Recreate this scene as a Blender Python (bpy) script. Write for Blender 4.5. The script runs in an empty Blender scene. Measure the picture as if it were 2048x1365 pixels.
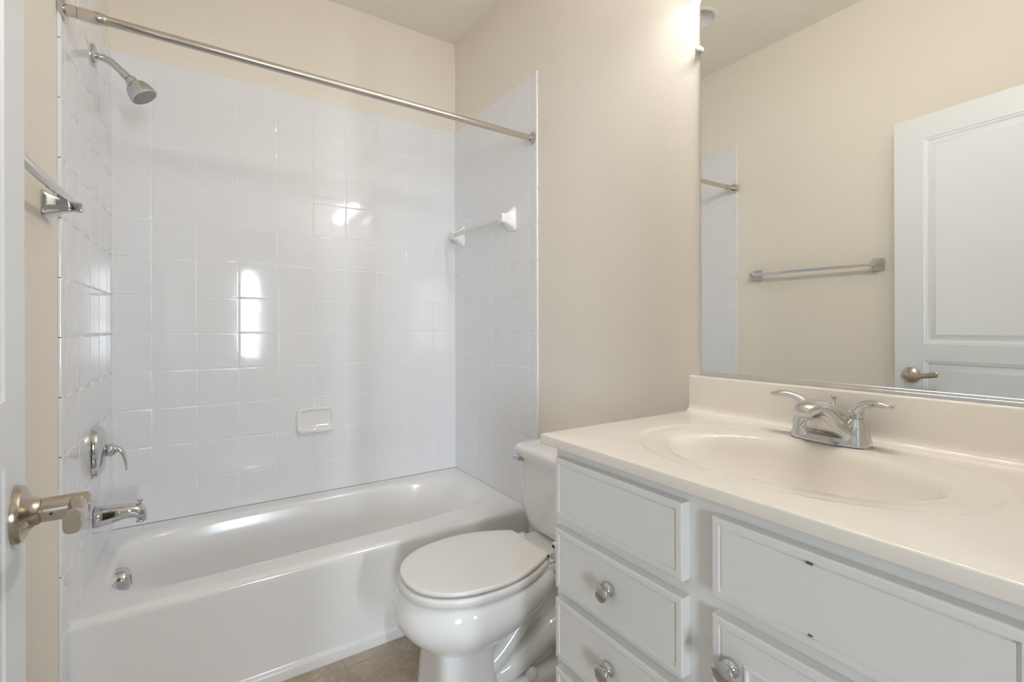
import bpy, bmesh, math, random
from mathutils import Vector, Matrix, Euler
random.seed(7)
PI = math.pi
sc = bpy.context.scene
C = sc.collection

# ------------------------------------------------------------------ camera
cd = bpy.data.cameras.new('camera'); cam = bpy.data.objects.new('camera', cd); C.objects.link(cam)
cd.sensor_width = 36.0; cd.lens = 950.72 / 2048 * 36; cd.shift_y = -29.9 / 2048; cd.clip_start = 0.01
cam.matrix_world = Matrix.Translation((.2983, -2.4129, 1.1533)) @ Euler((PI/2, 0, -.5798)).to_matrix().to_4x4() @ Matrix.Rotation(-.003, 4, 'Z')
sc.camera = cam

# ------------------------------------------------------------------ world, daylight, exposure
w = bpy.data.worlds.new('sky'); sc.world = w; w.use_nodes = True
bg = w.node_tree.nodes['Background']; bg.inputs[0].default_value = (.80, .90, 1.0, 1); bg.inputs[1].default_value = 2.5
sc.view_settings.view_transform = 'Standard'; sc.view_settings.look = 'None'
sc.view_settings.exposure = 1.24; sc.view_settings.gamma = 1.0
BULB = 61.0          # strength of the vanity bulbs
BULB_COL = (1.0, .98, .95)
DAY = (98.0, 98.0)  # watts of daylight through each bedroom window
DAY_COL = (.80, .90, 1.0)
BEDLAMP = 22.0       # watts of the bedroom ceiling lamp
try:
    sc.cycles.diffuse_bounces = 8; sc.cycles.max_bounces = 12; sc.cycles.glossy_bounces = 6
    sc.cycles.sample_clamp_indirect = 4.0
    sc.cycles.caustics_reflective = False; sc.cycles.caustics_refractive = False
except Exception:
    pass
def area(name, loc, rot, sx, sy, power, col):
    l = bpy.data.lights.new(name, 'AREA'); l.shape = 'RECTANGLE'; l.size = sx; l.size_y = sy
    l.energy = power; l.color = col
    o = bpy.data.objects.new(name, l); C.objects.link(o); o.location = loc; o.rotation_euler = rot
    return o
WINS = ((.84, 1.05), (-1.30, -.65)); WZ = (.66, 2.02); YFAR = -6.0
for (a, b), dw in zip(WINS, DAY):
    area('daylight', ((a+b)/2, YFAR-.13, (WZ[0]+WZ[1])/2), (PI/2, 0, 0), b-a+.25, WZ[1]-WZ[0]+.2, dw, DAY_COL)

# ------------------------------------------------------------------ materials
def mat(name, col, rough=.5, metal=0.0, spec=.5, coat=0.0, trans=0.0, bump=0.0, bscale=200.0, emit=None, estr=0.0, var=0.0, vscale=3.0):
    m = bpy.data.materials.new(name); m.use_nodes = True
    nt = m.node_tree; p = nt.nodes['Principled BSDF']
    p.inputs['Base Color'].default_value = (*col, 1); p.inputs['Roughness'].default_value = rough
    p.inputs['Metallic'].default_value = metal; p.inputs['Specular IOR Level'].default_value = spec
    p.inputs['Coat Weight'].default_value = coat; p.inputs['Coat Roughness'].default_value = .05
    p.inputs['Transmission Weight'].default_value = trans
    if emit:
        p.inputs['Emission Color'].default_value = (*emit, 1); p.inputs['Emission Strength'].default_value = estr
    tc = nt.nodes.new('ShaderNodeTexCoord')
    if bump:
        n = nt.nodes.new('ShaderNodeTexNoise'); n.inputs['Scale'].default_value = bscale; n.inputs['Detail'].default_value = 3
        nt.links.new(tc.outputs['Object'], n.inputs['Vector'])
        b = nt.nodes.new('ShaderNodeBump'); b.inputs['Strength'].default_value = 1.0; b.inputs['Distance'].default_value = bump
        nt.links.new(n.outputs['Fac'], b.inputs['Height']); nt.links.new(b.outputs['Normal'], p.inputs['Normal'])
    if var:
        n = nt.nodes.new('ShaderNodeTexNoise'); n.inputs['Scale'].default_value = vscale; n.inputs['Detail'].default_value = 4
        nt.links.new(tc.outputs['Object'], n.inputs['Vector'])
        r = nt.nodes.new('ShaderNodeMix'); r.data_type = 'RGBA'
        r.inputs[6].default_value = (*[c*(1-var) for c in col], 1); r.inputs[7].default_value = (*[min(1, c*(1+var)) for c in col], 1)
        nt.links.new(n.outputs['Fac'], r.inputs[0]); nt.links.new(r.outputs[2], p.inputs['Base Color'])
    return m
M = {}
M['paint'] = mat('cream_wall_paint', (.83, .782, .708), .75, spec=.25, bump=.0006, bscale=260, var=.015)
M['ceil'] = mat('ceiling_paint', (.84, .805, .73), .9, spec=.2, bump=.0008, bscale=180, var=.01)
M['tile'] = mat('white_glazed_tile', (.80, .81, .84), .07, spec=.5, bump=.00035, bscale=9)
M['grout'] = mat('pale_grout', (.86, .86, .86), .6, spec=.3, bump=.0003, bscale=400)
M['tub'] = mat('white_tub_enamel', (.83, .83, .835), .16, spec=.5, coat=.3, var=.01)
M['porcelain'] = mat('white_porcelain', (.84, .84, .84), .07, spec=.55, coat=.5, var=.008)
M['seat'] = mat('toilet_seat_plastic', (.80, .79, .775), .22, spec=.5, var=.008)
M['hingepl'] = mat('hinge_plastic', (.80, .77, .70), .35)
M['cab'] = mat('vanity_paint', (.77, .765, .755), .38, spec=.45, bump=.0001, bscale=500, var=.012)
M['counter'] = mat('cultured_marble', (.86, .815, .75), .10, spec=.5, coat=.15, var=.012, vscale=5)
M['chrome'] = mat('polished_chrome', (.63, .635, .64), .045, metal=1, bump=.00004, bscale=30)
M['nickel'] = mat('satin_nickel', (.52, .46, .385), .20, metal=1, bump=.00003, bscale=600)
M['rod'] = mat('brushed_rod_metal', (.62, .59, .55), .16, metal=1, bump=.00002, bscale=500)
M['mirror'] = mat('mirror_silver', (.93, .945, .925), 0.0, metal=1, bump=0)
M['alu'] = mat('mirror_channel_aluminium', (.80, .80, .80), .25, metal=1, bump=.00002, bscale=300)
M['door'] = mat('white_door_paint', (.79, .81, .845), .36, spec=.45, bump=.00018, bscale=220)
M['trim'] = mat('white_trim_paint', (.80, .80, .79), .4, spec=.4, bump=.0001, bscale=200)
M['acrylic'] = mat('frosted_acrylic', (.84, .84, .85), .25, trans=.1)
M['clear'] = mat('clear_plastic', (.95, .95, .95), .08, trans=.35)
M['dark'] = mat('dark_gap', (.03, .03, .03), .6, bump=.0001)
M['gray'] = mat('gray_rubber', (.32, .32, .31), .5, bump=.0001, bscale=300)
M['carpet'] = mat('bedroom_carpet', (.45, .41, .36), .95, bump=.004, bscale=350, var=.06)
M['bedwall'] = mat('bedroom_wall_paint', (.78, .76, .72), .8, spec=.2, bump=.0005, bscale=260)
M['bulb'] = mat('frosted_bulb', (.9, .88, .82), .4, emit=BULB_COL, estr=BULB)
M['caulk'] = mat('caulk', (.80, .79, .77), .4, bump=.0002)
M['chip'] = mat('bare_wood_chip', (.16, .11, .08), .8, bump=.0003)
M['blueplastic'] = mat('pale_plastic', (.74, .78, .86), .3)

def glass():
    m = bpy.data.materials.new('window_glass'); m.use_nodes = True; nt = m.node_tree; nt.nodes.clear()
    o = nt.nodes.new('ShaderNodeOutputMaterial'); mx = nt.nodes.new('ShaderNodeMixShader')
    t = nt.nodes.new('ShaderNodeBsdfTransparent'); g = nt.nodes.new('ShaderNodeBsdfGlossy'); g.inputs['Roughness'].default_value = .02
    f = nt.nodes.new('ShaderNodeFresnel'); f.inputs[0].default_value = 1.45
    nt.links.new(f.outputs[0], mx.inputs[0]); nt.links.new(t.outputs[0], mx.inputs[1]); nt.links.new(g.outputs[0], mx.inputs[2])
    nt.links.new(mx.outputs[0], o.inputs[0]); return m
M['glass'] = glass()

def stone_floor():
    m = bpy.data.materials.new('stone_look_vinyl'); m.use_nodes = True; nt = m.node_tree; p = nt.nodes['Principled BSDF']
    L = nt.links.new
    tc = nt.nodes.new('ShaderNodeTexCoord')
    n1 = nt.nodes.new('ShaderNodeTexNoise'); n1.inputs['Scale'].default_value = 5; n1.inputs['Detail'].default_value = 8; n1.inputs['Roughness'].default_value = .65
    n2 = nt.nodes.new('ShaderNodeTexNoise'); n2.inputs['Scale'].default_value = 42; n2.inputs['Detail'].default_value = 7; n2.inputs['Roughness'].default_value = .7; n2.inputs['Distortion'].default_value = 1.2
    for n in (n1, n2): L(tc.outputs['Object'], n.inputs['Vector'])
    r1 = nt.nodes.new('ShaderNodeValToRGB'); r1.color_ramp.elements[0].color = (.31, .255, .19, 1); r1.color_ramp.elements[1].color = (.50, .43, .345, 1)
    r1.color_ramp.elements[0].position = .34; r1.color_ramp.elements[1].position = .66
    r2 = nt.nodes.new('ShaderNodeValToRGB'); r2.color_ramp.elements[0].color = (0, 0, 0, 1); r2.color_ramp.elements[1].color = (1, 1, 1, 1)
    r2.color_ramp.elements[0].position = .52; r2.color_ramp.elements[1].position = .72
    mx = nt.nodes.new('ShaderNodeMix'); mx.data_type = 'RGBA'; mx.inputs[7].default_value = (.66, .60, .51, 1)
    L(n1.outputs['Fac'], r1.inputs[0]); L(n2.outputs['Fac'], r2.inputs[0])
    sc_ = nt.nodes.new('ShaderNodeMath'); sc_.operation = 'MULTIPLY'; sc_.inputs[1].default_value = .6
    L(r2.outputs[0], sc_.inputs[0]); L(sc_.outputs[0], mx.inputs[0]); L(r1.outputs[0], mx.inputs[6])
    bt = nt.nodes.new('ShaderNodeTexBrick'); bt.offset = 0; bt.inputs['Scale'].default_value = 1.0
    bt.inputs['Brick Width'].default_value = .46; bt.inputs['Row Height'].default_value = .46; bt.inputs['Mortar Size'].default_value = .0035; bt.inputs['Mortar Smooth'].default_value = .2
    mp = nt.nodes.new('ShaderNodeMapping'); mp.inputs['Location'].default_value = (.216, .30, 0)
    L(tc.outputs['Object'], mp.inputs[0]); L(mp.outputs[0], bt.inputs['Vector'])
    m2 = nt.nodes.new('ShaderNodeMix'); m2.data_type = 'RGBA'; m2.inputs[7].default_value = (.36, .33, .28, 1)
    L(bt.outputs['Fac'], m2.inputs[0]); L(mx.outputs[2], m2.inputs[6]); L(m2.outputs[2], p.inputs['Base Color'])
    b = nt.nodes.new('ShaderNodeBump'); b.inputs['Distance'].default_value = .0006; L(n2.outputs['Fac'], b.inputs['Height'])
    L(b.outputs['Normal'], p.inputs['Normal']); p.inputs['Roughness'].default_value = .42
    return m
M['floor'] = stone_floor()

# ------------------------------------------------------------------ helpers
def finish(name, bm, m, parent=None, smooth=False, angle=35, off=None):
    if off is None: off = parent['base'] if parent is not None and 'base' in parent.keys() else (0, 0, 0)
    bmesh.ops.remove_doubles(bm, verts=bm.verts, dist=1e-6)
    bmesh.ops.recalc_face_normals(bm, faces=bm.faces)
    bmesh.ops.translate(bm, verts=bm.verts, vec=-Vector(off))
    me = bpy.data.meshes.new(name); bm.to_mesh(me); bm.free()
    for x in (m if isinstance(m, (list, tuple)) else [m]): me.materials.append(x)
    if smooth:
        me.polygons.foreach_set('use_smooth', [True]*len(me.polygons))
        me.set_sharp_from_angle(angle=math.radians(angle))
    o = bpy.data.objects.new(name, me); C.objects.link(o)
    if parent is not None:
        o.parent = parent; BASE[o.name] = Vector(off)
    return o
BASE = {}
def part(name, bm, m, parent, smooth=True, angle=35):
    return finish(name, bm, m, parent, smooth, angle, off=BASE.get(parent.name, Vector((0, 0, 0))))
def thing(name, label, cat, loc, group=None, rotz=0):
    o = bpy.data.objects.new(name, None); C.objects.link(o); o.empty_display_size = .05
    o.location = loc; o.rotation_euler = (0, 0, rotz); o['label'] = label; o['category'] = cat
    if group: o['group'] = group
    BASE[o.name] = Vector(loc) if not rotz else Vector((0, 0, 0))
    return o
def struct(name, bm, m, label=None, smooth=False):
    o = finish(name, bm, m, None, smooth); o['kind'] = 'structure'
    BASE[o.name] = Vector((0, 0, 0))
    if label: o['label'] = label
    return o
def B(): return bmesh.new()
def box(bm, x0, x1, y0, y1, z0, z1, bev=0.0, seg=2):
    t = bmesh.new()
    vs = [t.verts.new(p) for p in ((x0,y0,z0),(x1,y0,z0),(x1,y1,z0),(x0,y1,z0),(x0,y0,z1),(x1,y0,z1),(x1,y1,z1),(x0,y1,z1))]
    for f in ((0,3,2,1),(4,5,6,7),(0,1,5,4),(1,2,6,5),(2,3,7,6),(3,0,4,7)): t.faces.new([vs[i] for i in f])
    if bev: bmesh.ops.bevel(t, geom=t.edges[:], offset=bev, segments=seg, affect='EDGES', profile=.5)
    me = bpy.data.meshes.new('t'); t.to_mesh(me); t.free(); bm.from_mesh(me); bpy.data.meshes.remove(me)
    return bm
def loft(bm, rings, cap0=True, cap1=True, close=True):
    R = [[bm.verts.new(p) for p in r] for r in rings]
    n = len(R[0])
    for a, b in zip(R, R[1:]):
        for i in range(n if close else n-1):
            j = (i+1) % n
            try: bm.faces.new((a[i], a[j], b[j], b[i]))
            except ValueError: pass
    if cap0: bm.faces.new(R[0][::-1])
    if cap1: bm.faces.new(R[-1])
    return bm
def frame(d):
    d = Vector(d).normalized(); u = Vector((0, 0, 1)) if abs(d.z) < .9 else Vector((1, 0, 0))
    a = d.cross(u).normalized(); b = d.cross(a).normalized(); return a, b
def lathe(bm, prof, origin, axis, n=32, cap0=True, cap1=True):
    a, b = frame(axis); ax = Vector(axis).normalized(); o = Vector(origin)
    rings = [[o + ax*h + (a*math.cos(2*PI*i/n) + b*math.sin(2*PI*i/n))*max(r, 1e-5) for i in range(n)] for h, r in prof]
    return loft(bm, rings, cap0, cap1)
def smooth_path(pts, k=6):
    P = [Vector(p) for p in pts]; out = []
    Q = [P[0]*2-P[1]] + P + [P[-1]*2-P[-2]]
    for i in range(1, len(Q)-2):
        for s in range(k):
            t = s/k
            out.append(.5*((2*Q[i]) + (-Q[i-1]+Q[i+1])*t + (2*Q[i-1]-5*Q[i]+4*Q[i+1]-Q[i+2])*t*t + (-Q[i-1]+3*Q[i]-3*Q[i+1]+Q[i+2])*t**3))
    out.append(P[-1]); return out
def interp(vals, m):
    out = []
    for i in range(m):
        x = i/(m-1)*(len(vals)-1); k = min(int(x), len(vals)-2); f = x-k
        a, b = vals[k], vals[k+1]
        f = f*f*(3-2*f)
        out.append(tuple(p+(q-p)*f for p, q in zip(a, b)) if isinstance(a, tuple) else a+(b-a)*f)
    return out
def tube(bm, pts, rad, n=20, k=6, side=None, power=2.0, caps=True):
    """sweep; rad: one number or a list; an entry may be (w, t): half-width along `side` and half-thickness."""
    P = smooth_path(pts, k) if k > 1 else [Vector(p) for p in pts]
    R = interp(list(rad), len(P)) if isinstance(rad, (list, tuple)) else [rad]*len(P)
    rings = []; a = None
    for i, p in enumerate(P):
        d = (P[min(i+1, len(P)-1)] - P[max(i-1, 0)]).normalized()
        if side is not None: a = (Vector(side) - d*d.dot(Vector(side))).normalized()
        elif a is None: a = frame(d)[0]
        else: a = (a - d*d.dot(a)).normalized()
        b = d.cross(a)
        rw, rt = R[i] if isinstance(R[i], tuple) else (R[i], R[i])
        ring = []
        for q in range(n):
            c, s = math.cos(2*PI*q/n), math.sin(2*PI*q/n)
            ring.append(p + a*rw*math.copysign(abs(c)**(2/power), c) + b*rt*math.copysign(abs(s)**(2/power), s))
        rings.append(ring)
    return loft(bm, rings, caps, caps)
def sq(N=20):
    out = []
    for i in range(N): out.append((-1+2*i/N, -1))
    for i in range(N): out.append((1, -1+2*i/N))
    for i in range(N): out.append((1-2*i/N, 1))
    for i in range(N): out.append((-1, 1-2*i/N))
    return out
SQ = sq(24)
def sring(x0, x1, y0, y1, z, n=2.0):
    r = []
    for p, q in SQ:
        k = 1.0 if n > 50 else (abs(p)**n + abs(q)**n)**(-1/n)
        r.append(((x0+x1)/2+(x1-x0)/2*p*k, (y0+y1)/2+(y1-y0)/2*q*k, z))
    return r
def offset_loop(pts, d):
    n = len(pts); out = []
    area_ = sum(pts[i][0]*pts[(i+1) % n][1]-pts[(i+1) % n][0]*pts[i][1] for i in range(n)); s = 1 if area_ > 0 else -1
    for i in range(n):
        a = Vector(pts[i-1]); b = Vector(pts[(i+1) % n]); t = (b-a).normalized(); nrm = Vector((t.y, -t.x))*s
        out.append((pts[i][0]+nrm.x*d, pts[i][1]+nrm.y*d))
    return out
def slab(bm, outline, z0, z1, r=.004, dome=0.0, steps=4):
    """horizontal slab with rounded rims from a 2-D outline"""
    rings = []
    for k in range(steps+1):
        a = PI/2*k/steps; o = offset_loop(outline, -r*(1-math.sin(a))); rings.append([(x, y, z0+r*(1-math.cos(a))) for x, y in o])
    for k in range(steps+1):
        a = PI/2*k/steps; o = offset_loop(outline, -r*(1-math.cos(a))); rings.append([(x, y, z1-r+r*math.sin(a)) for x, y in o])
    cx = sum(p[0] for p in outline)/len(outline); cy = sum(p[1] for p in outline)/len(outline)
    top = rings[-1]
    for f in (.85, .6, .3):
        rings.append([(cx+(x-cx)*f, cy+(y-cy)*f, z1+dome*(1-f*f)) for x, y, _ in top])
    return loft(bm, rings)

# ------------------------------------------------------------------ room shell
SK = .0085                                 # the left wall is slightly out of square
def lx(y): return SK*y
def skew(bm):
    for v in bm.verts: v.co.x += SK*v.co.y
    return bm
W = 1.5036; YB = 0.0; H = 2.742; YF = -2.365; T = .1
XT0, XT1, YT = .008, 1.4956, -.008     # tile faces (the back one is YB itself)
YBW = YB + .008                         # painted back wall behind the tile
b = B(); box(b, -.0, W, YBW, YBW+T, 0, H); wall_back = struct('wall_back', b, M['paint'], 'cream painted wall above the white tub tiles')
b = skew(box(B(), -T, 0, YF-.115, YBW+T, 0, H)); wall_left = struct('wall_left', b, M['paint'], 'cream painted wall with the shower head and chrome towel bar')
b = B(); box(b, W, W+T, YF-.115, YBW+T, 0, H); wall_right = struct('wall_right', b, M['paint'], 'cream painted wall behind the toilet and mirror')
DX0, DX1, DZ = .150, .955, 2.075
b = B(); box(b, lx(YF), DX0, YF-.115, YF, 0, H); box(b, DX1, W, YF-.115, YF, 0, H); box(b, DX0, DX1, YF-.115, YF, DZ, H)
wall_front = struct('wall_front', b, M['paint'], 'wall around the doorway the room is seen from')
b = B(); box(b, DX0, DX0+.016, YF-.118, YF+.003, 0, DZ-.016); box(b, DX1-.016, DX1, YF-.118, YF+.003, 0, DZ-.016); box(b, DX0, DX1, YF-.118, YF+.003, DZ-.016, DZ)
struct('trim_1', b, M['trim'], 'white jamb lining the doorway')
b = B(); box(b, -T, W+T, YF-.06, YBW+T, -.05, 0); struct('floor', b, M['floor'], 'brown stone-look vinyl floor')
LX, LY, LR = .535, -.885, .078
b = B(); cc = lambda z: sring(LX-LR, LX+LR, LY-LR, LY+LR, z, 2)
loft(b, [cc(H+.08), cc(H), sring(-T, W+T, YF-.115, YBW+T, H, 99), sring(-T, W+T, YF-.115, YBW+T, H+.08, 99)], False, False)
ceiling = struct('ceiling', b, M['ceil'], 'pale cream ceiling')
b = skew(box(B(), 0, .012, -1.50, -.768, 0, .085, .003)); struct('baseboard_left', b, M['trim'])
b = B(); box(b, W-.012, W, -1.575, -.782, 0, .085, .003); struct('baseboard_right', b, M['trim'])

# bedroom beyond the doorway (seen only in reflections; its windows give the daylight)
BX0, BX1, BYN = -2.3, 3.0, YF-.115
b = B()
xs = [BX0] + [v for a in sorted(WINS) for v in a] + [BX1]
for i in range(0, len(xs), 2): box(b, xs[i], xs[i+1], YFAR-.12, YFAR, 0, H)
for (a, c) in WINS: box(b, a, c, YFAR-.12, YFAR, 0, WZ[0]); box(b, a, c, YFAR-.12, YFAR, WZ[1], H)
struct('wall_bedroom_far', b, M['bedwall'], 'bedroom wall with two windows')
b = B(); box(b, BX0-T, BX0, YFAR-.12, BYN, 0, H); struct('wall_bedroom_left', b, M['bedwall'])
b = B(); box(b, BX1, BX1+T, YFAR-.12, BYN, 0, H); struct('wall_bedroom_right', b, M['bedwall'])
b = B(); box(b, BX0, -T, BYN-.02, BYN+.08, 0, H); box(b, W+T, BX1, BYN-.02, BYN+.08, 0, H); struct('wall_bedroom_near', b, M['bedwall'])
b = B(); box(b, BX0-T, BX1+T, YFAR-.12, YF-.06, -.05, 0); struct('floor_bedroom', b, M['carpet'], 'beige bedroom carpet')
b = B(); box(b, BX0-T, BX1+T, YFAR-.12, BYN, H, H+.08); struct('ceiling_bedroom', b, M['ceil'])
for k, (a, c) in enumerate(WINS):
    b = B(); z0, z1 = WZ; y0, y1 = YFAR-.10, YFAR-.04
    for bx in ((a, a+.025, z0, z1), (c-.025, c, z0, z1), (a, c, z0, z0+.06), (a, c, z1-.05, z1), (a, c, 1.31, 1.37)) + ((((a+c)/2-.012, (a+c)/2+.012, z0, z1),) if c-a > .4 else ()):
        box(b, bx[0], bx[1], y0, y1, bx[2], bx[3])
    wn = struct('window_%d' % (k+1), b, M['trim'], 'double-hung bedroom window beyond the doorway')
    b = B(); box(b, a+.02, c-.02, YFAR-.075, YFAR-.071, z0+.02, z1-.02); part('pane', b, M['glass'], wn, smooth=False)

# ------------------------------------------------------------------ ceramic tiles
P = .1535; ZT = .36; ZTOP = 2.243
def tiles(org, U, V, N, ul, vl, rnd, skip=None):
    """one mesh of pillow-edged glazed tiles standing on a grout bed; org + u*U + v*V, N out of the wall"""
    bm = B(); org, U, V, N = map(Vector, (org, U, V, N)); g = .0011
    def pt(u, v, d): return org + U*u + V*v + N*d
    def quad(pts, mi):
        f = bm.faces.new([bm.verts.new(p) for p in pts]); f.material_index = mi; return f
    u0, u1, v0, v1 = ul[0], ul[-1], vl[0], vl[-1]
    quad([pt(u0+.0005, v0, .0066), pt(u1-.0005, v0, .0066), pt(u1-.0005, v1-.0005, .0066), pt(u0+.0005, v1-.0005, .0066)], 1)
    for a, c in zip(ul, ul[1:]):
        for e, f in zip(vl, vl[1:]):
            if skip and skip(a, c, e, f): continue
            ga = 0 if a == u0 else g; gc = 0 if c == u1 else g; ge = 0 if e == v0 else g; gf = 0 if f == v1 else g
            ta, tb = rnd.gauss(0, .0005), rnd.gauss(0, .0007)
            um, vm = (a+c)/2, (e+f)/2
            prev = None
            for ins, d in ((0, .0004), (0, .0062), (.0007, .0073), (.002, .0079), (.004, .0080), (.0055, .0080)):
                ring = []
                for uu, vv in ((a+ga+ins, e+ge+ins), (c-gc-ins, e+ge+ins), (c-gc-ins, f-gf-ins), (a+ga+ins, f-gf-ins)):
                    ring.append(bm.verts.new(pt(uu, vv, d + (ta*(uu-um)+tb*(vv-vm) if d > .006 else 0))))
                if prev:
                    for i in range(4): bm.faces.new((prev[i], prev[(i+1) % 4], ring[(i+1) % 4], ring[i]))
                prev = ring
            bm.faces.new(prev)
    return bm
rows = [ZT + j*P for j in range(13)] + [ZTOP]
cols = [XT0+.0005] + [.133+i*P for i in range(9)] + [XT1-.0005]
R0 = -.4174
ycol = [-.0005, R0+2*P, R0+P, R0, R0-P, R0-2*P, -.779]
rl = random.Random(5)
b = tiles((0, YBW, 0), (1, 0, 0), (0, 0, 1), (0, -1, 0), cols, rows, rl)
o = finish('tile_panel', b, [M['tile'], M['grout']], wall_back, True, 40)
yl = sorted(ycol); yl[0] = -.765
b = skew(tiles((0, 0, 0), (0, 1, 0), (0, 0, 1), (1, 0, 0), yl, rows, rl))
o = finish('tile_panel', b, [M['tile'], M['grout']], wall_left, True, 40)
b = tiles((W, 0, 0), (0, 1, 0), (0, 0, 1), (-1, 0, 0), sorted(ycol), rows, rl)
o = finish('tile_panel', b, [M['tile'], M['grout']], wall_right, True, 40)
leg = [-.779, -.724, -.7075]; lz = [0, ZT-2*P, ZT-P, ZT]
b = skew(tiles((0, 0, 0), (0, 1, 0), (0, 0, 1), (1, 0, 0), [-.765, -.724, -.7075], lz, rl)); finish('tile_leg', b, [M['tile'], M['grout']], wall_left, True, 40)
b = tiles((W, 0, 0), (0, 1, 0), (0, 0, 1), (-1, 0, 0), leg, lz, rl); finish('tile_leg', b, [M['tile'], M['grout']], wall_right, True, 40)

b = B(); c_ = .005
for x, s in ((XT0, 1), (XT1, -1)):
    loft(b, [[(x-.0005*s, .0005, z), (x+c_*s, .0005, z), (x+c_*s*.35, -c_*.35, z), (x-.0005*s, -c_, z)] for z in (ZT, ZTOP)])
finish('corner_caulk', b, M['caulk'], wall_back, False)
# ------------------------------------------------------------------ bathtub
tub = thing('bathtub', 'white alcove bathtub with a plain apron along the tiled wall', 'bathtub', (.75, -.35, 0))
X0, X1, YR, YA = .0015, W-.0015, -.0006, -.705
b = B(); R = []
def tr(ins, z): return [(x + lx(y)*(X1-x)/(X1-X0), y, zz) for x, y, zz in sring(X0, X1, YA+ins, YR, z, 99)]
R.append(tr(.03, .0)); R.append(tr(-.005, .0)); R.append(tr(-.005, .030)); R.append(tr(-.004, .033)); R.append(tr(.004, .038)); R.append(tr(.006, .045))
R.append(tr(.0, .32)); 
for k in range(7):
    a = PI/2*k/6; R.append(tr(.022*(1-math.cos(a)), .337+.022*math.sin(a)))
def ir(xl, xr, yf, yb, z, n):
    R.append([(x, y + .045*(x-.25)*(yb-y)/(yb-yf), zz) for x, y, zz in sring(xl, xr, yf, yb, z, n)])
ir(.034, 1.462, -.628, -.056, .3594, 7); ir(.042, 1.450, -.619, -.064, .3590, 6)
ir(.050, 1.432, -.611, -.071, .3568, 5.2); ir(.056, 1.408, -.605, -.077, .350, 4.8); ir(.060, 1.378, -.600, -.082, .335, 4.5)
ir(.068, 1.300, -.588, -.094, .28, 4.3); ir(.083, 1.21, -.575, -.108, .20, 4.2); ir(.103, 1.125, -.560, -.125, .125, 4.1)
ir(.130, 1.06, -.543, -.148, .085, 4.0); ir(.18, 1.01, -.512, -.183, .066, 4.0); ir(.30, .90, -.44, -.25, .060, 3.5); ir(.45, .75, -.38, -.32, .058, 3)
loft(b, R, True, True); part('tub_shell', b, M['tub'], tub, True, 50)
b = B(); lathe(b, [(0, .034), (.004, .034), (.007, .030), (.0075, .014)], (.30, -.35, .0585), (0, 0, 1), 28); part('drain', b, M['chrome'], tub)
b = B()
xo, zo = .060, .300
ax = Vector((1, 0, .10)).normalized()
lathe(b, [(-.012, .040), (.016, .040), (.026, .038), (.033, .034), (.036, .030), (.0368, .012), (.037, 0)], (xo, -.35, zo), ax, 36)
box(b, xo+.034, xo+.041, -.353, -.347, zo-.022, zo+.014, .001)
ov = part('overflow_plate', b, M['chrome'], tub)

# ------------------------------------------------------------------ shower fittings on the left wall
YS = -.355; XTR = XT0; XT0 = XTR + lx(YS)
sh = thing('showerhead', 'chrome shower head on a bent arm high on the tiled wall', 'shower head', (XT0, YS, 2.045))
b = B(); lathe(b, [(0, .036), (.004, .036), (.008, .033), (.011, .022), (.012, .012)], (XT0, YS, 2.046), (1, 0, 0), 36); part('wall_flange', b, M['chrome'], sh)
b = B()
arm = [(.0, YS, 2.047), (.022, YS, 2.047), (.042, YS, 2.043), (.060, YS, 2.031), (.082, YS, 2.010)]
tube(b, arm, .0112, 20); part('arm', b, M['chrome'], sh)
hd = Vector((.74, 0, -.67)).normalized(); h0 = Vector((.082, YS, 2.010))
b = B(); lathe(b, [(-.002, .0128), (.018, .0128), (.0185, .0098), (.021, .0098)], h0, hd, 24); part('collar', b, M['chrome'], sh)
b = B(); lathe(b, [(.019, .010), (.021, .0160), (.029, .0190), (.036, .0175), (.040, .012)], h0, hd, 28); part('swivel_nut', b, M['chrome'], sh)
hd2 = Vector((.56, -.10, -.82)).normalized(); h1 = h0 + hd*.038
b = B(); lathe(b, [(-.003, .010), (.0, .018), (.006, .0275), (.014, .0340), (.026, .0385), (.040, .0415), (.048, .0425), (.052, .0412), (.053, .0385)], h1, hd2, 40)
hb = part('head_body', b, M['chrome'], sh)
b = B(); lathe(b, [(.0515, .0395), (.054, .038), (.0545, .012), (.0565, .010), (.0565, 0)], h1, hd2, 36)
a1, a2 = frame(hd2)
for rr, nn in ((.018, 14), (.025, 20), (.032, 26)):
    for i in range(nn):
        c = h1 + hd2*.0535 + (a1*math.cos(2*PI*i/nn)+a2*math.sin(2*PI*i/nn))*rr
        lathe(b, [(0, .0016), (.0022, .0012), (.0023, 0)], c, hd2, 6)
part('spray_face', b, M['gray'], sh)

va = thing('shower_valve', 'chrome shower valve with a curved lever on the tiled wall', 'shower valve', (XT0, YS, .745))
b = B(); R = []
def yz(hy, hz, x, n=2.6, z=.747):
    out = []
    for i in range(48):
        c, s = math.cos(2*PI*i/48), math.sin(2*PI*i/48)
        out.append((x, YS+hy*math.copysign(abs(c)**(2/n), c), z+hz*math.copysign(abs(s)**(2/n), s)))
    return out
for hy, hz, x in ((.073, .083, XT0-.001), (.073, .083, XT0+.010), (.071, .081, XT0+.015), (.063, .072, XT0+.021), (.050, .056, XT0+.027), (.034, .036, XT0+.031), (.022, .022, XT0+.033)): R.append(yz(hy, hz, x))
loft(b, R); part('escutcheon', b, M['chrome'], va, True, 30)
b = B(); lathe(b, [(.02, .019), (.034, .019), (.036, .0215), (.044, .0225), (.051, .019), (.054, .0145), (.058, .013)], (XT0, YS, .745), (1, 0, 0), 36); part('handle_hub', b, M['chrome'], va)
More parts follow.
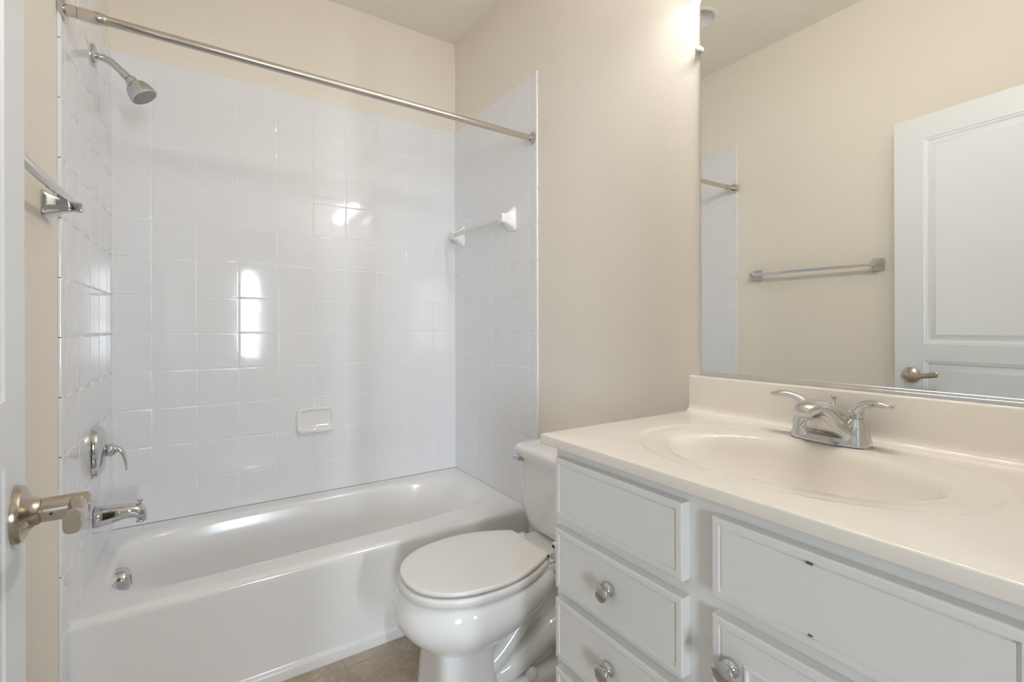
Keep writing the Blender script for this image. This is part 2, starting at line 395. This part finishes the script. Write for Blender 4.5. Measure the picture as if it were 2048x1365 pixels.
b = B(); tube(b, [(.056, YS, .746), (.066, YS, .745), (.077, YS, .734), (.084, YS-.002, .711), (.087, YS-.003, .690), (.088, YS-.003, .672)],
              [(.0135, .0135), (.014, .010), (.015, .0065), (.0155, .005), (.013, .004), (.006, .003)], 20, 5, side=(0, 1, 0)); part('lever', b, M['chrome'], va)

sp = thing('tub_spout', 'chrome bathtub spout with a pull-up diverter on the tiled wall', 'tub spout', (XT0, YS, .528))
b = B(); R = []
for x, zt, zb, hw in ((.006, .560, .496, .032), (.012, .562, .4945, .033), (.03, .561, .497, .032), (.06, .559, .503, .030), (.09, .556, .510, .028), (.108, .554, .508, .026), (.120, .551, .499, .0245), (.130, .546, .4935, .0225), (.137, .538, .4925, .019), (.1415, .525, .493, .013)):
    R.append([(x, YS+hw*math.copysign(abs(math.cos(2*PI*i/40))**(2/2.5), math.cos(2*PI*i/40)), (zt+zb)/2+(zt-zb)/2*math.copysign(abs(math.sin(2*PI*i/40))**(2/2.5), math.sin(2*PI*i/40))) for i in range(40)])
loft(b, R); part('spout_body', b, M['chrome'], sp, True, 45)
b = B(); lathe(b, [(0, .014), (.004, .0145), (.007, .0135)], (.1255, YS, .4895), (0, 0, 1), 24); part('outlet_ring', b, M['chrome'], sp)
b = B(); lathe(b, [(-.006, .004), (.010, .004), (.0105, .0075), (.012, .0095), (.0155, .0095), (.017, .007)], (.1245, YS, .548), (0, 0, 1), 20); part('diverter_knob', b, M['chrome'], sp)

# ------------------------------------------------------------------ shower curtain rod
YR_, ZR = -.748, 1.972; XT0 = XTR + lx(YR_)
rod = thing('shower_curtain_rod', 'brushed metal shower curtain rod spanning above the bathtub', 'curtain rod', (.75, YR_, ZR))
def rz(x): return 1.978 + (1.962-1.978)*(x/1.5)
b = B(); tube(b, [(.02, YR_, rz(.02)), (1.486, YR_, rz(1.486))], .0126, 28, 1); part('rod_tube', b, M['rod'], rod)
b = B(); lathe(b, [(.030, .0140), (.034, .0160), (.070, .0160), (.086, .0142), (.0875, .0132)], (XT0, YR_, rz(.0)), (1, 0, -.0107), 28); part('tension_sleeve', b, M['rod'], rod)
b = B(); lathe(b, [(0, .029), (.004, .029), (.006, .026), (.007, .0145), (.028, .0145), (.029, .012)], (XT0, YR_, rz(0)), (1, 0, 0), 32); part('end_flange', b, M['rod'], rod)
b = B(); lathe(b, [(0, .025), (.005, .025), (.0065, .022), (.008, .0185), (.014, .0175), (.0145, .012)], (XT1, YR_, rz(1.5)), (-1, 0, 0), 32); part('end_flange', b, M['rod'], rod)

# ------------------------------------------------------------------ towel bars
def post(bm, wx, y, z, nx, hw, hh, tipw, tiph, L, n=5.0):
    """flared square post from a wall at x = wx, pointing nx"""
    R = []
    for s, fw, fh in ((0, 1, 1), (.05, 1, 1), (.09, .97, .97), (.2, .80, .80), (.35, .60, .62), (.5, .44, .47), (.65, .32, .36), (.75, .27, .31), (.97, .26, .30), (1, .24, .28)):
        a = tipw + (hw-tipw)*max(0, (fw-.24)/.76); c = tiph + (hh-tiph)*max(0, (fh-.28)/.72)
        R.append([(wx+nx*L*s, y+a*math.copysign(abs(math.cos(t))**(2/n), math.cos(t)), z+c*math.copysign(abs(math.sin(t))**(2/n), math.sin(t))) for t in [2*PI*i/40 for i in range(40)]])
    return loft(bm, R)
tb = thing('towel_bar', 'white ceramic towel bar with a translucent rod on the tub tiles', 'towel bar', (XT1, -.35, 1.64))
for y in (-.592, -.092):
    b = B(); post(b, XT1, y, 1.642, -1, .030, .056, .017, .020, .068); part('post', b, M['porcelain'], tb, True, 40)
b = B(); box(b, XT1-.0675, XT1-.0495, -.605+.01, -.080, 1.634, 1.652, .002); part('bar', b, M['acrylic'], tb, True, 40)
tb2 = thing('towel_bar', 'chrome towel bar with square posts on the cream wall', 'towel bar', (0, -1.2, 1.437))
for y in (-.887, -1.472):
    b = B(); post(b, lx(y), y, 1.441, 1, .026, .031, .010, .0105, .068, 7); part('post', b, M['chrome'], tb2, True, 40)
b = skew(box(B(), .049, .063, -1.470, -.893, 1.434, 1.448, .0012)); part('bar', b, M['chrome'], tb2, True, 40)

# ------------------------------------------------------------------ soap dish on the back wall
sd = thing('soap_dish', 'white ceramic soap dish set in the back tile wall', 'soap dish', (.757, 0, .71))
cx, cz, hw, hh = .756, .710, .086, .060
b = B(); R = []
def xz(a, c, y, n=6.0, dz=0): return [(cx+a*math.copysign(abs(math.cos(t))**(2/n), math.cos(t)), y, cz+dz+c*math.copysign(abs(math.sin(t))**(2/n), math.sin(t))) for t in [2*PI*i/64 for i in range(64)]]
for a, c, y in ((hw, hh, .004), (hw, hh, -.008), (hw-.002, hh-.002, -.013), (hw-.006, hh-.006, -.0155), (hw-.011, hh-.011, -.014), (hw-.015, hh-.015, -.008), (hw-.019, hh-.019, -.004), (hw-.024, hh-.024, -.0022)): R.append(xz(a, c, y))
loft(b, R); part('dish_body', b, M['porcelain'], sd, True, 60)
b = B(); R = []   # protruding lip tray along the bottom
for a, c, y in ((.076, .012, -.001), (.076, .012, -.022), (.074, .010, -.027), (.070, .007, -.029)): R.append(xz(a, c, y, 4, -.046))
loft(b, R); part('lip', b, M['porcelain'], sd, True, 60)
b = B()
for i in range(7): lathe(b, [(-.004, .0), (-.003, .0028), (.014, .0032), (.017, 0)], (cx-.054+i*.018, -.020, cz-.036), (0, 1, .1), 10)
part('drip_ridges', b, M['porcelain'], sd, True, 60)

# ------------------------------------------------------------------ toilet
TY = -1.086
to = thing('toilet', 'white two-piece toilet with the lid closed between bathtub and vanity', 'toilet', (1.05, TY, 0))
def egg(xf, xw, xb, hw, hwb, n=2.25, pw=2.0):
    """outline: half-ellipse front from the widest point xw to the tip xf, tapering back to xb with half-width hwb"""
    s1 = []
    for i in range(25):
        t = PI/2*i/24; s1.append((xw-(xw-xf)*math.cos(t)**(2/n), hw*math.sin(t)**(2/n)))
    for i in range(1, 13):
        f = i/12; s1.append((xw+(xb-xw)*f, hw-(hw-hwb)*f**pw))
    up = [(x, TY+y) for x, y in s1]; lo = [(x, TY-y) for x, y in s1[1:]][::-1]
    back = [(xb, TY+hwb*(1-2*k/6)) for k in range(1, 6)]
    return up + back + lo
def er(z, *a, **k): return [(x, y, z) for x, y in egg(*a, **k)]
b = B(); R = []
for z, xf, xw, xb, h, hb_ in ((.373, .800, 1.02, 1.235, .168, .112), (.366, .790, 1.02, 1.245, .177, .120), (.345, .776, 1.02, 1.25, .185, .124), (.318, .766, 1.015, 1.25, .190, .122), (.292, .769, 1.01, 1.235, .188, .114),
                              (.265, .786, 1.0, 1.20, .177, .103), (.240, .810, .99, 1.16, .159, .094), (.218, .838, .98, 1.12, .136, .085), (.203, .858, .975, 1.085, .114, .076), (.193, .872, .97, 1.06, .098, .070)):
    R.append(er(z, xf, xw, xb, h, hb_))
loft(b, R[::-1]); part('bowl', b, M['porcelain'], to, True, 60)
b = B(); R = []
for z, x0, x1, h, n in ((0, .856, 1.075, .112, 6), (.02, .856, 1.073, .110, 6), (.06, .862, 1.062, .105, 6), (.14, .868, 1.050, .102, 6), (.215, .866, 1.047, .104, 5)):
    R.append(sring(x0, x1, TY-h, TY+h, z, n))
loft(b, R); part('pedestal', b, M['porcelain'], to, True, 50)
b = B(); R = []   # base flange behind the pedestal
for z, g in ((0, .0), (.022, .0), (.034, -.004), (.042, -.012), (.045, -.03)): R.append(sring(.98, 1.33+g, TY-.115-g, TY+.115+g, z, 5))
loft(b, R); part('base_flange', b, M['porcelain'], to, True, 60)
b = B()
for s in (-1, 1):   # the trapway's S showing on both sides
    tube(b, [(.985, TY+s*.050, .105), (1.05, TY+s*.066, .122), (1.12, TY+s*.074, .185), (1.19, TY+s*.076, .265), (1.27, TY+s*.075, .345)], [.034, .034, .031, .031, .034], 24, 6)
    tube(b, [(1.06, TY+s*.050, .060), (1.14, TY+s*.062, .090), (1.22, TY+s*.064, .128), (1.30, TY+s*.060, .150), (1.36, TY+s*.04, .15)], [.036, .042, .045, .050, .040], 24, 6)
R = []
for z, x0, x1, h in ((.03, 1.02, 1.32, .07), (.12, 1.02, 1.36, .055), (.25, 1.03, 1.36, .05), (.36, 1.04, 1.40, .07)): R.append(sring(x0, x1, TY-h, TY+h, z, 3))
loft(b, R)
part('trapway', b, M['porcelain'], to, True, 60)
b = B(); R = []   # rear deck that carries the tank
for z, g in ((.325, .03), (.345, .010), (.365, .001), (.380, 0), (.387, .003), (.389, .010)): R.append(sring(1.16+g, 1.480-g, TY-.118+g, TY+.118-g, z, 6))
loft(b, R); part('tank_deck', b, M['porcelain'], to, True, 60)
b = B(); R = []
for z, x0, x1, h, n in ((.392, 1.352, 1.46, .105, 4), (.398, 1.335, 1.475, .135, 5), (.412, 1.322, 1.484, .152, 6), (.440, 1.316, 1.488, .161, 7), (.52, 1.309, 1.490, .172, 8), (.60, 1.302, 1.490, .182, 8), (.668, 1.297, 1.490, .191, 8)):
    R.append(sring(x0, x1, TY-h, TY+h, z, n))
loft(b, R); part('tank', b, M['porcelain'], to, True, 60)
b = B(); R = []
for z, g in ((.666, .008), (.669, .002), (.674, 0), (.692, 0), (.700, .003), (.706, .010), (.709, .022), (.710, .05)): R.append(sring(1.284+g, 1.494-g*.4, TY-.203+g, TY+.203-g, z, 6))
loft(b, R); part('tank_lid', b, M['porcelain'], to, True, 60)
ol = egg(.789, 1.02, 1.234, .178, .106)
b = B(); slab(b, egg(.783, 1.02, 1.232, .183, .114), .3770, .4015, .009); part('seat', b, M['seat'], to, True, 50)
for x, y in ((.805, -.02), (.93, .150), (.93, -.150), (1.15, .12), (1.15, -.12)):
    b = B(); box(b, x-.006, x+.006, TY+y-.010, TY+y+.010, .371, .3785, .001); part('bumper', b, M['seat'], to)
for x, y in ((.808, -.02), (.95, .14), (.95, -.14)):
    b = B(); box(b, x-.006, x+.006, TY+y-.010, TY+y+.010, .400, .4075, .001); part('bumper', b, M['seat'], to)
b = B(); slab(b, ol, .4065, .4205, .006, dome=.002); part('lid', b, M['seat'], to, True, 50)
for s in (-1, 1):
    b = B(); box(b, 1.222, 1.262, TY+s*.075-.022, TY+s*.075+.022, .388, .408, .004); lathe(b, [(-.026, .0075), (.026, .0075)], (1.236, TY+s*.078, .408), (0, 1, 0), 20)
    hg = part('hinge', b, M['hingepl'], to)
    b = B(); box(b, 1.234, 1.290, TY+s*.105-.012, TY+s*.105+.012, .389, .396, .002); part('mounting_bracket', b, M['hingepl'], hg)
b = B(); lathe(b, [(0, .0045), (.0012, .004)], (1.236, TY-.106, .408), (0, -1, 0), 14); part('hinge_pin', b, M['dark'], to)
fl = B(); lathe(fl, [(0, .0135), (.006, .0135), (.010, .011), (.020, .0105), (.0215, .008)], (1.3015, TY+.132, .664), (-1, 0, .0), 24)
lv = part('flush_lever', fl, M['chrome'], to)
b = B(); tube(b, [(1.283, TY+.128, .665), (1.278, TY+.140, .665), (1.276, TY+.158, .664), (1.277, TY+.172, .663)], [(.0105, .007), (.0105, .006), (.008, .005), (.003, .003)], 16, 5, side=(0, 0, 1)); part('lever_arm', b, M['chrome'], lv)
for s in (-1, 1):
    b = B(); lathe(b, [(0, .020), (.012, .0195), (.022, .016), (.029, .009), (.031, 0)], (1.175, TY+s*.095, .040), (0, 0, 1), 24); part('bolt_cap', b, M['porcelain'], to)
b = B(); box(b, 1.254, 1.276, TY-.124, TY-.098, .3965, .448, .005); sbk = part('side_bracket', b, M['blueplastic'], to)
b = B(); box(b, 1.2532, 1.255, TY-.115, TY-.102, .432, .442, .001); part('slot', b, M['dark'], sbk)

# ------------------------------------------------------------------ vanity cabinet
VX, VXB, VY0, VY1, VZ = .967, W-.001, YF+.0015, -1.576, .886
vc = thing('vanity_cabinet', 'off-white bathroom vanity cabinet with a bank of drawers beside one door', 'vanity cabinet', (1.2, -1.97, 0))
b = B(); box(b, VX+.018, VXB, VY0, VY0+.016, .0, VZ-.002); box(b, VX+.018, VXB, VY1-.016, VY1, .0, VZ-.002); box(b, VX+.018, VXB, VY0, VY1, .10, .115); box(b, VXB-.008, VXB, VY0, VY1, .1, VZ-.002); box(b, VX+.07, VX+.085, VY0, VY1-.001, 0, .10); part('carcass', b, M['cab'], vc, False)
DY1, DY0 = -1.593, -1.921      # drawer fronts, from the toilet end towards the middle
FY1, FY0 = -1.974, -2.312      # false front and door
dz = [(.739, .866), (.583, .712), (.431, .560), (.250, .408)]
b = B(); fx0, fx1 = VX, VX+.019
box(b, fx0, fx1, DY1-.004, VY1, .10, VZ-.002); box(b, fx0, fx1, FY1-.006, DY0+.006, .10, VZ-.002); box(b, fx0, fx1, VY0, FY0+.006, .10, VZ-.002)
for z0, z1 in ((.860, VZ-.002), (.705, .745), (.10, .14)): box(b, fx0+.0003, fx1, VY0, VY1, z0, z1)
for z0, z1 in ((.553, .590), (.400, .438), (.2, .257)): box(b, fx0+.0003, fx1, DY0, DY1, z0, z1)
part('face_frame', b, M['cab'], vc, True, 30)
def front(bm, y0, y1, z0, z1, x=VX-.0005, t=.020, panel=False):
    """overlay front: square slab, a fine bead line near its rim and a flat field (or a raised panel)"""
    xf = x-t
    prof = [(0, x), (0, xf+.0025), (.0008, xf+.0008), (.0025, xf), (.0115, xf), (.0125, xf+.0034), (.0150, xf+.0038), (.0160, xf+.0016), (.0200, xf+.0018)]
    if panel: prof += [(.050, xf+.0018), (.0515, xf-.0002), (.054, xf-.0002), (.0555, xf+.0052), (.060, xf+.0058), (.080, xf+.0020), (.083, xf+.0018)]
    R = [[(xx, y0+i, z0+i), (xx, y1-i, z0+i), (xx, y1-i, z1-i), (xx, y0+i, z1-i)] for i, xx in prof]
    R = [[(p[0], p[1], p[2]) for p in [tuple(q) for q in r]] for r in [[(q[0], q[1], q[2]) for q in r] for r in R]]
    return loft(bm, R)
def knob(parent, y, z, x):
    b = B(); lathe(b, [(0, .0125), (.0025, .0125), (.0045, .0095), (.008, .0075), (.014, .0085), (.018, .0145), (.0215, .0170), (.0245, .0165), (.0268, .0130), (.028, .006), (.0282, 0)], (x, y, z), (-1, 0, 0), 36)
    return part('knob', b, M['chrome'], parent)
for k, (z0, z1) in enumerate(dz):
    b = B(); front(b, DY0, DY1, z0, z1); d = part('drawer', b, M['cab'], vc, True, 25)
    if k: knob(d, -1.757, (z0+z1)/2+.004, VX-.0205)
b = B(); front(b, FY0, FY1, .742, .864); ff = part('false_front', b, M['cab'], vc, True, 25)
b = B(); box(b, VX-.0212, VX-.0180, -2.1165, -2.1085, .8478, .8500, .0004); part('paint_chip', b, M['chip'], ff, False)
b = B(); box(b, VX-.0212, VX-.0180, -2.116, -2.111, .7565, .7583, .0004); part('paint_chip', b, M['chip'], ff, False)
b = B(); front(b, FY0, FY1, .125, .716, panel=True); dr = part('door', b, M['cab'], vc, True, 25)
knob(dr, -2.006, .652, VX-.0205)

# ------------------------------------------------------------------ countertop with integral sink
ZC = .909
ct = thing('bathroom_countertop', 'glossy cream countertop with a moulded oval sink and backsplash on the vanity', 'countertop', (1.2, -1.955, VZ))
cxm, cym = 1.218, -1.945
CX0, CX1, CY0, CY1 = .9435, W-.001, YF+.001, -1.5445
b = B(); R = []
def rr_(ins, z): R.append(sring(CX0+ins, CX1, CY0, CY1-ins, z, 99))
rr_(.02, VZ); rr_(.003, VZ); rr_(.0006, VZ+.0012); rr_(0, VZ+.003); rr_(0, ZC-.0035)
for k in range(1, 6):
    a = PI/2*k/5; rr_(.0035*(1-math.cos(a)), ZC-.0035+.0035*math.sin(a))
def el(ax_, ay, z, n=2.0, dx=0): R.append([(x+dx, y, zz) for x, y, zz in sring(cxm-ax_, cxm+ax_, cym-ay, cym+ay, z, n)])
for s in (1.0, .985): el(.222*s, .306*s, ZC, 2.1)
for s, z in ((.965, ZC-.0009), (.945, ZC-.0028), (.92, ZC-.0032), (.88, ZC-.0036)): el(.222*s, .306*s, z, 2.1)
el(.168, .242, ZC-.0056, 2.05); el(.162, .235, ZC-.0078, 2.0); el(.157, .229, ZC-.0115, 2.0); el(.1525, .2235, ZC-.0175, 2.0); el(.149, .219, ZC-.026, 2.0)
for s, d in ((.967, .036), (.945, .048), (.915, .061), (.84, .085), (.72, .107), (.56, .124), (.38, .134), (.2, .139), (.1, .140)): el(.151*s, .222*s, ZC-d, 2.0, (1-s)*.01)
loft(b, R, False, True); part('sink_top', b, M['counter'], ct, True, 60)
b = B(); lathe(b, [(0, .021), (.003, .021), (.005, .017), (.0065, .012), (.007, 0)], (cxm+.009, cym, ZC-.1415), (0, 0, 1), 24); part('sink_drain', b, M['chrome'], ct)
b = B(); prof = [(W-.001, ZC-.003), (1.4655, ZC-.001), (1.4655, ZC+.0006), (1.472, ZC+.0018), (1.4775, ZC+.0055), (1.4805, ZC+.012), (1.4815, ZC+.022), (1.4815, 1.0045), (1.4830, 1.0085), (1.4865, 1.0100), (W-.001, 1.0100)]
loft(b, [[(x, y, z) for x, z in prof] for y in (CY0, -2.0, CY1+.0022)] ); part('backsplash', b, M['counter'], ct, True, 50)

# ------------------------------------------------------------------ faucet
fa = thing('faucet', 'chrome two-handle bathroom faucet on the cream sink deck', 'faucet', (1.42, -1.935, ZC))
FY, FZ = -1.935, ZC-.0022
b = B(); R = []
for cx_, cz_, hy, ht, tilt in ((1.421, FZ-.001, .0775, .029, 0), (1.421, FZ+.008, .0765, .028, 0), (1.420, FZ+.016, .070, .0265, 6), (1.414, FZ+.028, .055, .030, 14), (1.405, FZ+.041, .043, .034, 26), (1.392, FZ+.053, .034, .0335, 42),
                               (1.376, FZ+.064, .028, .028, 60), (1.357, FZ+.0725, .0245, .0210, 78), (1.338, FZ+.0785, .0225, .0145, 93), (1.318, FZ+.0755, .0205, .0135, 104), (1.306, FZ+.0715, .0165, .011, 110), (1.302, FZ+.0695, .010, .006, 112)):
    a = math.radians(tilt); vx, vz = math.cos(a), math.sin(a)     # thickness direction turns as the spout bends forward
    R.append([(cx_+vx*ht*math.copysign(abs(math.sin(t))**(2/2.6), math.sin(t)), FY+hy*math.copysign(abs(math.cos(t))**(2/2.3), math.cos(t)), cz_+vz*ht*math.copysign(abs(math.sin(t))**(2/2.6), math.sin(t))) for t in [2*PI*i/44 for i in range(44)]])
loft(b, R)
from mathutils.bvhtree import BVHTree
b.normal_update(); hit = BVHTree.FromBMesh(b).ray_cast(Vector((1.25, FY-.004, FZ+.024)), Vector((1, 0, 0)))[0] or Vector((1.385, FY, FZ+.03))
part('spout', b, M['chrome'], fa, True, 50)
b = B(); lathe(b, [(0, .0125), (.012, .0125), (.0135, .0105), (.0140, .0095)], (1.3215, FY, FZ+.070), (-.12, 0, -1), 26); part('aerator', b, M['chrome'], fa)
b = B(); lathe(b, [(-.004, .0030), (.0010, .0028), (.0016, 0)], hit, (-1, 0, .15), 12); part('indicator_dot', b, M['gray'], fa)
for s in (1, -1):
    y = FY+s*.051
    b = B(); lathe(b, [(0, .0265), (.010, .0262), (.016, .0235), (.024, .0225), (.036, .0215), (.045, .0180), (.053, .0140), (.056, .0135)], (1.421, y, FZ), (0, 0, 1), 36); hub = part('handle_base', b, M['chrome'], fa)
    b = B(); lathe(b, [(.0565, .0128), (.066, .0125), (.073, .0115), (.077, .007), (.078, 0)], (1.421, y, FZ), (0, 0, 1), 30)
    tube(b, [(1.421, y-s*.006, FZ+.066), (1.419, y+s*.008, FZ+.081), (1.416, y+s*.026, FZ+.0895), (1.412, y+s*.043, FZ+.091), (1.408, y+s*.060, FZ+.0885), (1.406, y+s*.067, FZ+.0865)],
         [(.0115, .0115), (.0115, .0095), (.0115, .0075), (.014, .0068), (.011, .005), (.002, .0015)], 20, 6, side=(1, 0, 0)); part('handle', b, M['chrome'], fa, True, 50)
b = B(); lathe(b, [(0, .0026), (.066, .0026), (.067, .0036), (.071, .0062), (.073, .0062), (.0745, .004)], (1.4545, FY+.006, FZ+.018), (0, 0, 1), 16); part('lift_rod', b, M['chrome'], fa)

# ------------------------------------------------------------------ mirror
mi = thing('wall_mirror', 'large frameless mirror above the backsplash', 'mirror', (W, -1.95, 1.02))
MY1, MY0, MZ0, MZ1 = -1.571, YF+.02, 1.018, 2.084
b = B(); box(b, W-.0062, W-.0008, MY0, MY1, MZ0, MZ1, .0012, 1); part('mirror_glass', b, M['mirror'], mi, False)
b = B(); box(b, W-.0098, W-.0062, MY0, MY1+.001, 1.0104, MZ0+.005, .0004, 1); box(b, W-.0100, W-.0005, MY0, MY1+.001, 1.0102, MZ0-.0008, .0004, 1); part('bottom_channel', b, M['alu'], mi, False)
b = B(); lathe(b, [(-.001, .009), (.004, .0098), (.009, .0085), (.0115, .005), (.012, 0)], (W-.006, MY1+.003, 1.945), (-1, 0, 0), 18); cl = part('mirror_clip', b, M['clear'], mi)
b = B(); lathe(b, [(0, .0028), (.0015, .0024)], (W-.0005, MY1+.014, 1.946), (-1, 0, 0), 12); box(b, W-.004, W-.0005, MY1-.002, MY1+.018, 1.938, 1.953, .001); part('clip_base', b, M['clear'], cl)

# ------------------------------------------------------------------ vanity light above the mirror (lights the room; above the frame)
vl = thing('vanity_light', 'chrome light bar with five round bulbs above the mirror', 'light', (W, -1.955, 2.17))
b = B(); box(b, W-.045, W-.0005, -2.32, -1.58, 2.125, 2.215, .008, 3); part('light_bar', b, M['chrome'], vl, True, 40)
for k in range(5):
    y = -1.955+(k-2)*.125
    b = B(); lathe(b, [(0, .026), (.012, .024), (.036, .020), (.044, .014)], (W-.045, y, 2.17), (-1, 0, 0), 24); sk = part('socket', b, M['chrome'], vl)
    b = B(); lathe(b, [(.028*(1-math.cos(PI*i/14)), .028*math.sin(PI*i/14)) for i in range(15)], (W-.084, y, 2.17), (-1, 0, 0), 24); part('bulb', b, M['bulb'], vl)

# ------------------------------------------------------------------ recessed ceiling light over the tub (switched off)
dl = thing('recessed_light', 'round recessed downlight switched off in the ceiling', 'ceiling light', (.535, -.885, H))
b = B(); lathe(b, [(-.001, .094), (.003, .094), (.005, .088), (.004, .078)], (.535, -.885, H), (0, 0, -1), 48, False, False); part('trim_ring', b, M['ceil'], dl)
b = B(); lathe(b, [(.004, .079), (.0, .0775), (-.045, .074), (-.085, .066), (-.087, .050), (-.080, .046), (-.078, .0)], (.535, -.885, H), (0, 0, -1), 48, False, False); part('baffle', b, M['trim'], dl)

# ------------------------------------------------------------------ door, standing open against the left wall
do = thing('door_1', 'white two-panel door standing open against the left wall', 'door', (.1695, -2.338, .012)); do['kind'] = 'structure'
del do['category']
do.rotation_euler = (0, 0, PI/2 + math.atan2(.0565, .762)); BASE[do.name] = Vector((0, 0, 0))
# local frame: x from the hinge to the free edge, +y towards the wall behind the door, -y = the face seen
DW, DH, DT = .764, 2.034, .035
b = B()
def q4(pts): b.faces.new([b.verts.new(p) for p in pts])
px0, px1 = .105, DW-.105; pans = ((.19, .989), (1.061, 1.934))
def ff_(x0, x1, z0, z1): q4([(x0, 0, z0), (x1, 0, z0), (x1, 0, z1), (x0, 0, z1)])
ff_(0, px0, 0, DH); ff_(px1, DW, 0, DH); ff_(px0, px1, 0, pans[0][0]); ff_(px0, px1, pans[0][1], pans[1][0]); ff_(px0, px1, pans[1][1], DH)
for z0, z1 in pans:
    pr_ = [(0, 0), (.002, .0025), (.006, .0030), (.010, .0050), (.014, .0085), (.018, .0095), (.026, .0085), (.036, .0035), (.040, .0025), (.042, .0030)]
    rings = [[(px0+i, d, z0+i), (px1-i, d, z0+i), (px1-i, d, z1-i), (px0+i, d, z1-i)] for i, d in pr_]
    loft(b, rings, False, True)
q4([(0, DT, 0), (0, DT, DH), (DW, DT, DH), (DW, DT, 0)])
for a, c in (((0, 0), (DW, 0)), ): q4([(0, 0, 0), (0, DT, 0), (DW, DT, 0), (DW, 0, 0)]); q4([(0, 0, DH), (DW, 0, DH), (DW, DT, DH), (0, DT, DH)]); q4([(0, 0, 0), (0, 0, DH), (0, DT, DH), (0, DT, 0)]); q4([(DW, 0, 0), (DW, DT, 0), (DW, DT, DH), (DW, 0, DH)])
part('door_leaf', b, M['door'], do, True, 20)
hx, hz = DW-.060, .924
b = B(); lathe(b, [(0, .0335), (.004, .0335), (.0075, .0320), (.010, .0270), (.0125, .0215), (.017, .0165), (.022, .0150), (.0225, .0140)], (hx, 0, hz), (0, -1, 0), 40); hs = part('lever_rosette', b, M['nickel'], do)
b = B(); lathe(b, [(.0225, .0135), (.0250, .0142), (.058, .0142), (.0640, .0140), (.0650, .0128)], (hx, 0, hz), (0, -1, 0), 32)
tube(b, [(hx+.003, -.054, hz), (hx-.018, -.056, hz), (hx-.040, -.059, hz-.002), (hx-.062, -.060, hz+.003), (hx-.085, -.060, hz+.008), (hx-.104, -.060, hz+.012), (hx-.112, -.059, hz+.012)],
     [(.0125, .010), (.0125, .009), (.0105, .0080), (.0105, .0078), (.0115, .0078), (.0125, .008), (.0115, .0075)], 24, 6, side=(0, 0, 1), power=2.8); lever = part('lever_handle', b, M['nickel'], hs, True, 40)
b = B(); lathe(b, [(0, .0016), (.0006, .0016)], (hx-.0141, -.032, hz-.002), (-1, 0, 0), 10); part('set_screw', b, M['dark'], lever)
b = B(); lathe(b, [(.0645, .0108), (.0656, .0108), (.0662, .0095)], (hx, 0, hz), (0, -1, 0), 18); part('privacy_button', b, M['nickel'], lever)
b = B(); lathe(b, [(0, .0335), (.004, .0335), (.010, .0270), (.017, .0165), (.050, .014)], (hx, DT, hz), (0, 1, 0), 32); part('lever_rosette', b, M['nickel'], do)
for z in (.2, 1.02, 1.84):
    b = B(); lathe(b, [(-.045, .006), (.045, .006)], (-.004, .002, z), (0, 0, 1), 14); part('hinge', b, M['nickel'], do)
